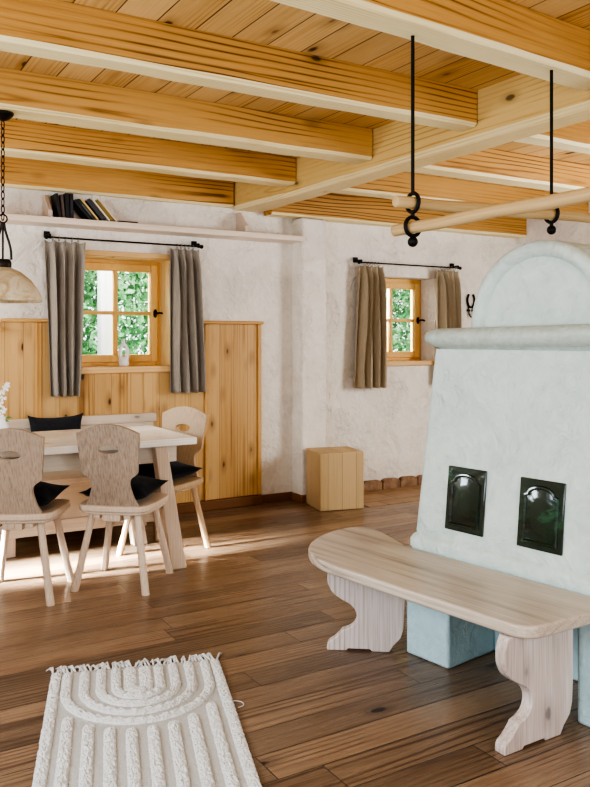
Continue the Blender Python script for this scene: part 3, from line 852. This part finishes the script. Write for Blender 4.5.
# ------------------------------------------------------------------ tiled stove
S0 = (2.28, 2.82, 0); SA = math.radians(8)
t = thing('masonry_stove', 'big pale green plastered masonry stove with arched top', 'stove', S0, SA)
SL, SD = 1.22, 1.25                                       # length along the bench, depth
def rrect(x0, x1, y0, y1, r, n=6):
    out = []
    for cx, cy, a0 in ((x1-r, y1-r, 0), (x0+r, y1-r, PI/2), (x0+r, y0+r, PI), (x1-r, y0+r, 1.5*PI)):
        out += [(cx+r*math.cos(a0+PI/2*k/n), cy+r*math.sin(a0+PI/2*k/n)) for k in range(n+1)]
    return out
def loft(bm, layers, cap=True):
    rings = [[bm.verts.new((x, y, z)) for x, y in lp] for lp, z in layers]
    for A, Bq in zip(rings, rings[1:]):
        for k in range(len(A)): bm.faces.new((A[k], A[(k+1) % len(A)], Bq[(k+1) % len(A)], Bq[k]))
    if cap: bm.faces.new(list(reversed(rings[0]))); bm.faces.new(rings[-1])
bm = B(); lay = []
zs = [.424+.876*i/26 for i in range(27)]
for z in zs:
    f = (z-.475)/.81
    ins = .018+.085*max(0, f)
    iy = .018+.040*max(0, f)
    if z < .475: ins = iy = 0.0
    lay.append((rrect(ins, SD-ins, -SL+iy, -iy, .035), z))
lay.insert(2, (rrect(.0, SD, -SL, 0, .045), .462)); lay = [l for l in lay if not (.463 < l[1] < .49)]
lay.insert(3, (rrect(.007, SD-.007, -SL+.007, -.007, .045), .474)); lay.insert(4, (rrect(.02, SD-.02, -SL+.02, -.02, .045), .484))
lay.sort(key=lambda a: a[1])
loft(bm, lay)
for v in bm.verts:
    k = .004*mnoise.noise(v.co*4)
    v.co.x += k; v.co.y += k
obj('stove_body', bm, M['stove'], t, smooth=50)
bm = B(); lay = []
for dz, out in ((-.02, -.012), (0, -.002), (.006, .012), (.018, .030), (.036, .042), (.054, .044), (.070, .036), (.082, .022), (.088, .0)):
    i, iy = .108-out, .060-out
    lay.append((rrect(i, SD-i, -SL+iy, -iy, .05), 1.305+dz))
loft(bm, lay)
for v in bm.verts: v.co.z += .004*mnoise.noise(v.co*5) - .014*v.co.y
obj('ledge', bm, M['ledge'], t, smooth=50)
# arched top: half-round vault with a raised rim round its front face
ds = (.165, -.553, 1.392); R = .345
def arch(r, n=36, sq=1.045): return [(r*math.cos(PI*k/n), r*sq*math.sin(PI*k/n)) for k in range(n+1)]
Ma = TR(*ds) @ Matrix(((0, 0, 1, 0), (-1, 0, 0, 0), (0, 1, 0, 0), (0, 0, 0, 1)))
bm = B()
prof = [(R-.066, .034), (R-.058, .016), (R-.040, .003), (R-.022, .003), (R-.006, .016), (R, .04), (R, .85), (R-.02, .89), (R-.05, .90)]
rings = []
for r, x in prof: rings.append([bm.verts.new(Ma @ Vector((a, b+(-.0 if 0 else 0), x))) for a, b in arch(r)])
for A, Bq in zip(rings, rings[1:]):
    for k in range(len(A)-1): bm.faces.new((A[k], A[k+1], Bq[k+1], Bq[k]))
bm.faces.new(rings[0]); bm.faces.new(list(reversed(rings[-1])))
obj('arched_top', bm, M['stove'], t, smooth=50)
# piers carrying the front, wood recess between, all below the bench
bm = B(); box(bm, (-.115, -.335, 0), (.19, -.10, .372)); obj('pier', bm, M['pier'], t, bevel=.012, bseg=3)
bm = B(); box(bm, (-.115, -SL, 0), (.19, -.912, .372)); obj('pier', bm, M['pier'], t, bevel=.012, bseg=3)
bm = B(); box(bm, (.191, -SL+.02, 0), (SD-.02, -.02, .4235)); obj('base', bm, M['pier'], t, bevel=.01)
bm = B(); box(bm, (.0, -SL+.03, .374), (.1905, -.03, .4235)); obj('lintel_slab', bm, M['pier'], t)
# glazed tiles let into the battered front
def tile(y0, y1, z0, z1):
    xb = .018+.085*((z0+z1)/2-.475)/.81
    ang = math.atan2(.085, .81)
    w, h = y1-y0, z1-z0
    # local: a across (toward -y), b up, c out of the face (-x)
    Mt = TR(xb, (y0+y1)/2, (z0+z1)/2) @ RY(ang) @ Matrix(((0, 0, -1, 0), (-1, 0, 0, 0), (0, 1, 0, 0), (0, 0, 0, 1)))
    bm = B()
    plate(bm, [(-w/2, -h/2), (w/2, -h/2), (w/2, h/2), (-w/2, h/2)], -.01, .009, M=Mt)
    o = obj('glazed_tile', bm, M['glaze'], t, bevel=.004)
    def field(k, top):
        aw, ah = w/2-k, h/2-k
        q = [(-aw, -ah), (aw, -ah), (aw, ah*.55)]
        m = 10
        sh = aw*.80
        q += [(aw, ah*.66), (sh, ah*.70)]
        q += [(sh*math.cos(PI*i/m), ah*.70+(ah*.28)*math.sin(PI*i/m)) for i in range(1, m)]
        q += [(-sh, ah*.70), (-aw, ah*.66), (-aw, ah*.55)]
        return q
    bm = B()
    def ring(pts, c): return [bm.verts.new(Mt @ Vector((a, b, c))) for a, b in pts]
    rs = [ring(field(.020, 0), .0088), ring(field(.024, 0), .017), ring(field(.030, 0), .018), ring(field(.036, 0), .0105), ring(field(.062, 0), .0155), ring(field(.075, 0), .0165)]
    for A, Bq in zip(rs, rs[1:]):
        for k in range(len(A)): bm.faces.new((A[k], A[(k+1) % len(A)], Bq[(k+1) % len(A)], Bq[k]))
    bm.faces.new(rs[-1])
    obj('raised_panel', bm, M['glaze'], o, smooth=45)
TILES = [(-.402, -.202, .531, .801), (-.768, -.568, .531, .801)]
for y0, y1, z0, z1 in TILES: tile(y0, y1, z0, z1)

# ------------------------------------------------------------------ stove bench
t = thing('stove_bench', 'limed pine bench with rounded ends wrapping the stove front', 'bench', S0, SA)
# outline in stove axes, x toward the room is negative
front = [(-.168, -1.0), (-.386, -.972), (-.44, -.953), (-.466, -.915), (-.472, -.86)]
far = [(-.474, -.03), (-.462, .07), (-.425, .165), (-.36, .258), (-.27, .332), (-.15, .388), (-.04, .413), (.05, .408), (.098, .375), (.105, .33), (.085, .24), (.04, .12), (.006, .03)]
o_ = [(-.010, -1.02)]+[(p.x, p.y) for p in catmull([(a, b, 0) for a, b in front], 5)]
o_ += [(p.x, p.y) for p in catmull([(a, b, 0) for a, b in far], 5)]
o_ += [(-.010, .012)]
bm = B(); plate(bm, o_, .381, .4235)
obj('seat', bm, M['limedY'], t, bevel=.009, bseg=3)
def leg_outline(flip=1):
    # (along, up): front S-curve to the left
    P = [(.022, .379), (.010, .352), (.004, .32), (.007, .285), (.027, .248), (.064, .221), (.102, .200), (.124, .174), (.130, .147), (.120, .118), (.096, .098), (.068, .088), (.060, .078), (.032, .050), (.010, .036), (.002, .018), (.002, .0)]
    S = [(p.x, p.y) for p in catmull([(a, b, 0) for a, b in P], 4)]
    return S+[(.085, 0), (.092, .009), (.188, .009), (.195, 0), (.270, 0), (.287, .028), (.318, .060), (.330, .10), (.335, .20), (.335, .379)]
def bench_leg(p, ang, th=.045):
    bm = B()
    Mx = TR(p[0], p[1], 0) @ RZ(ang) @ RX(PI/2)
    plate(bm, leg_outline(), -th, 0, M=Mx)
    bm2 = obj('leg', bm, M['limedZ'], t, bevel=.004)
    return bm2
# world positions of the two supports, turned into stove axes
inv = (TR(*S0) @ RZ(SA)).inverted()
pa = inv @ Vector((1.905, 2.905, 0)); bench_leg(pa, math.radians(-37)-SA)
pb = inv @ Vector((1.91, 1.868, 0)); bench_leg(pb, math.radians(1)-SA)

# ------------------------------------------------------------------ hanging drying rack
def hanger(x, label, zs_ring, zend, names):
    t = thing('iron_hanger', label, 'hanger', (x, 2.262, 2.44), group='black iron rods hanging from the joist')
    z1 = zs_ring[0]+.034-2.44
    bm = B(); tube(bm, [(0, 0, .0), (0, 0, z1)], .0068, 10); obj('rod', bm, M['iron'], t, smooth=50)
    for i, zr in enumerate(zs_ring):
        bm = B(); yz = names[i]
        pts = []
        for k in range(19):
            a = PI*.5+2*PI*.93*k/18 if False else 2*PI*k/18
            if yz == 'X': pts.append((0, .034*math.sin(a), zr-2.44+.034*math.cos(a)))
            else: pts.append((.034*math.sin(a), 0, zr-2.44+.034*math.cos(a)))
        tube(bm, pts[:-1], .0075, 8, closed=True)
        zl = zs_ring[i+1]+.03 if i+1 < len(zs_ring) else zend+.015
        tube(bm, [(0, 0, zr-2.44-.034), (0, 0, zl-2.44)], .0075, 8)
        obj('ring', bm, M['iron'], t, smooth=60)
    bm = B(); bmesh.ops.create_uvsphere(bm, u_segments=16, v_segments=10, radius=.019, matrix=TR(0, 0, zend-2.44)); obj('ball_end', bm, M['iron'], t, smooth=60)
hanger(1.855, 'black iron rod with two rings, holding both wooden poles', [1.838, 1.752], 1.697, ['X', 'Y'])
hanger(2.578, 'black iron rod with one ring, hanging in front of the stove dome', [1.855], 1.79, ['X'])
def pole(name, label, p0, p1, r0, r1):
    p0, p1 = Vector(p0), Vector(p1); L = (p1-p0).length; d = (p1-p0).normalized()
    bm = B(); n = 14
    pts = [(L*(i/n), .002*math.sin(i), .002*math.cos(i*1.3)) for i in range(n+1)]
    rr = [r0+(r1-r0)*i/n+.0006*math.sin(i*2.1) for i in range(n+1)]; 
    pts = [(.004, 0, 0)] + pts[1:-1] + [(L-.004, 0, 0)]
    tube(bm, [(0, 0, 0)]+pts+[(L, 0, 0)], [r0*.8]+rr+[r1*.8], 18)
    o = obj(name, bm, M['pole'], smooth=50); o.location = p0
    o.rotation_euler = d.to_track_quat('X', 'Z').to_euler()
    tag(o, label, 'pole', 'wooden drying poles held by the iron rings')
pole('drying_pole', 'wooden pole in the upper ring, running behind to the second iron rod', (1.775, 2.262, 1.836), (3.05, 2.262, 1.862), .0215, .0215)
pole('drying_pole', 'wooden pole in the lower ring, slanting across before the other', (1.852, 2.365, 1.748), (1.895, .95, 1.762), .0215, .022)

# ------------------------------------------------------------------ rug
RA = math.radians(-18)
t = thing('rug', 'cream cotton rug with tufted arches, stripes and a knotted fringe', 'rug', (.921, 2.485, 0), RA)
# local: y from -.85 (near) to +.70 (far); width .68
rw, y_f, y_n = .335, .70, -.95
def rugz(x, y): return .006+.0015*mnoise.noise(Vector((x*6, y*6, 1)))
bm = B(); nx, ny = 34, 80; g = {}
for i in range(nx+1):
    for j in range(ny+1):
        x = -rw+2*rw*i/nx; y = y_n+(y_f-y_n)*j/ny
        if i in (0, nx): x += .004*mnoise.noise(Vector((y*9, i, 0)))
        g[i, j] = bm.verts.new((x, y, rugz(x, y)))
for i in range(nx):
    for j in range(ny): bm.faces.new((g[i, j], g[i+1, j], g[i+1, j+1], g[i, j+1]))
o = obj('woven_base', bm, M['rugbase'], t, smooth=60)
s = o.modifiers.new('thick', 'SOLIDIFY'); s.thickness = .005; s.offset = -1
def pile_strip(path, hw, name, seed, h=.017):
    rn = random.Random(seed); bm = B(); m = 10; rows = []
    # resample at 7 mm
    P = [Vector((a, b, 0)) for a, b in path]; out = [P[0]]; acc = 0
    for a, b in zip(P, P[1:]):
        L = (b-a).length; n = max(1, int(L/.007))
        out += [a+(b-a)*(k+1)/n for k in range(n)]
    for i, p in enumerate(out):
        d = (out[min(i+1, len(out)-1)]-out[max(i-1, 0)]).normalized(); nrm = Vector((-d.y, d.x, 0))
        end = min(1, min(i, len(out)-1-i)/3)
        row = []
        for k in range(m+1):
            u = -1+2*k/m
            tuft = .5+.5*math.sin(i*1.1+2.3*mnoise.noise(Vector((p.x*30, p.y*30, k*.6+seed))))
            jag = rn.uniform(-.004, .004)
            prof = (max(0, 1-u*u))**.5
            z = rugz(p.x, p.y)-.001 + prof*h*(.62+.38*tuft)*(.4+.6*end)*rn.uniform(.75, 1.15)
            q = p+nrm*(u*hw*(.92+.16*rn.random())*(.7+.3*end))+d*jag
            row.append(bm.verts.new((q.x, q.y, z)))
        rows.append(row)
    for a, b in zip(rows, rows[1:]):
        for k in range(m): bm.faces.new((a[k], a[k+1], b[k+1], b[k]))
    obj(name, bm, M['pile'], t)
cy = y_f-.012
def arc(r, drop, n=40): return [(-r, cy)]+[(r*math.cos(PI+PI*k/n), cy-drop+1.05*r*math.sin(PI+PI*k/n)) for k in range(n+1)]+[(r, cy)]
for k, r in enumerate((.272, .205, .142, .084)):
    pile_strip(arc(r, .19), .020, 'tufted_arch', 10+k)
pile_strip([(-.03, cy), (-.03, cy-.20), (0, cy-.235), (.03, cy-.20), (.03, cy)], .026, 'tufted_arch', 17, .013)
for k, x in enumerate((-.315, .315)): pile_strip([(x, y_f-.01), (x, y_n+.01)], .021, 'tufted_stripe', 30+k)
for k in range(8):
    x = -.252+.504*k/7
    top = cy-.19-1.05*math.sqrt(max(.0, .318**2-x*x))
    pile_strip([(x, top), (x, y_n+.02)], .021, 'tufted_stripe', 40+k)
rn = random.Random(9)
for yy, sg in ((y_f, 1), (y_n, -1)):
    bm = B()
    for k in range(46):
        x = -rw+.006+(2*rw-.012)*k/45; L = rn.uniform(.03, .07); a = rn.uniform(-.7, .7)
        for q in range(3):
            b = a+rn.uniform(-.4, .4)
            tube(bm, [(x, yy-.006*sg, .006), (x+math.sin(b)*L*.5, yy+sg*L*.45, rn.uniform(.008, .022)), (x+math.sin(b)*L+rn.uniform(-.008, .008), yy+sg*L*.9*math.cos(b), .004)], [.0036, .0034, .002], 5)
    obj('fringe', bm, M['pile'], t, smooth=60)
bm = B(); tube(bm, catmull([(rw, .30, .006), (rw+.03, .29, .004), (rw+.035, .26, .004), (rw+.012, .245, .004)], 5), .0016, 5); obj('loose_thread', bm, M['pile'], t, smooth=60)

# ------------------------------------------------------------------ outside
def shrub(name, label, x0, x1, y0, y1, h, n, seed):
    rn = random.Random(seed); bm = B()
    for i in range(n):
        x = rn.uniform(x0, x1); z = h*rn.random()**.85
        y = y0+(y1-y0)*(rn.random()**1.3)+.15*mnoise.noise(Vector((x*1.7, z*1.7, seed)))
        s = rn.uniform(.025, .06)
        Mx = TR(x, y, z) @ Matrix.Rotation(rn.uniform(0, 2*PI), 4, 'Z') @ Matrix.Rotation(rn.uniform(-1.2, 1.2), 4, 'X') @ Matrix.Rotation(rn.uniform(0, 2*PI), 4, 'Y')
        bm.faces.new([bm.verts.new(Mx @ Vector(p)) for p in ((-s, 0, 0), (-.1*s, -.5*s, .1*s), (s, 0, 0), (-.1*s, .5*s, .1*s))])
    o = obj(name, bm, M['hedge'], recalc=False)
    tag(o, label, 'shrub')
shrub('garden_shrub', 'bright green leafy bush seen through the window behind the table', 1.0, 4.1, 7.5, 8.3, 2.7, 24000, 1)
shrub('garden_shrub', 'bright green leafy bush seen through the window next to the stove', 5.0, 8.6, 7.6, 8.4, 2.7, 26000, 2)
bm = B(); box(bm, (-.055, -.055, -.05), (.055, .055, 3.2)); o = obj('porch_post', bm, M['bark'], bevel=.01); o.location = (2.215, 6.95, 0)
tag(o, 'weathered whitish wooden post outside the window behind the table', 'post')
bm = B(); box(bm, (-8, YB+.36, -.2), (16, 20, -.06)); struct('ground', bm, M['ground'])

# ------------------------------------------------------------------ light
w = bpy.data.worlds.new('sky'); sc.world = w; w.use_nodes = True
nt = w.node_tree; bg = nt.nodes['Background']
bg.inputs[0].default_value = (.92, .97, 1., 1); bg.inputs[1].default_value = 3.6
def area(name, loc, target, sx, sy, power, col):
    l = bpy.data.lights.new(name, 'AREA'); l.shape = 'RECTANGLE'; l.size = sx; l.size_y = sy; l.energy = power; l.color = col
    o = bpy.data.objects.new(name, l); C.objects.link(o); o.location = loc
    o.rotation_euler = (Vector(target)-Vector(loc)).to_track_quat('-Z', 'Y').to_euler()
    return o
area('window_light_left', (-1.25, 1.9, 1.45), (2.2, 2.3, .9), 2.2, 1.3, 85, (.74, .87, 1.))
area('window_light_front', (1.6, -1.5, 1.45), (2.2, 4.5, 1.3), 3.0, 1.4, 84, (.86, .92, 1.))
area('window_light_right', (5.9, 2.6, 1.5), (3., 3.8, 1.2), 1.6, 1.2, 105, (.92, .96, 1.))  # unseen fill lamp added to brighten the wall near the stove window
area('sky_through_window', (1.98, 6.75, 2.75), (1.6, 4.6, .7), 1.2, .8, 380, (.86, .94, 1.))
area('sky_through_window', (4.62, 6.75, 2.75), (4.3, 4.6, .5), 1.2, .8, 260, (.88, .95, 1.))
area('window_light_left_far', (-1.28, 4.9, 1.5), (1.3, 4.7, .75), .9, .8, 45, (.84, .93, 1.))
rv = area('sky_through_window', (3.9, 6.6, 1.8), (4.99, 5.86, 1.5), .5, .5, 55, (.92, .97, 1.))  # small lamp added out of view to whiten the reveal
lo = area('low_window_light', (-1.25, 4.85, .75), (1.2, 4.76, 0), .25, .25, 40, (.88, .95, 1.)); lo.data.spread = math.radians(13)  # narrow beam added to make the bright floor patch under the table

# ------------------------------------------------------------------ camera
cam = bpy.data.cameras.new('camera'); co = bpy.data.objects.new('camera', cam); C.objects.link(co)
co.location = (0, 0, 1.35); co.rotation_euler = (PI/2, 0, math.radians(-31.0))
cam.sensor_fit = 'VERTICAL'; cam.sensor_height = 36; cam.sensor_width = 27
cam.lens = 36*802/787; cam.shift_y = -55.5/787
cam.clip_start = .05; cam.clip_end = 100
sc.camera = co
sc.view_settings.view_transform = 'AgX'; sc.view_settings.look = 'AgX - High Contrast'; sc.view_settings.exposure = 0.12
sc.cycles.use_denoising = True
sc.cycles.max_bounces = 8; sc.cycles.diffuse_bounces = 5; sc.cycles.glossy_bounces = 4; sc.cycles.transparent_max_bounces = 8
sc.cycles.sample_clamp_indirect = 8
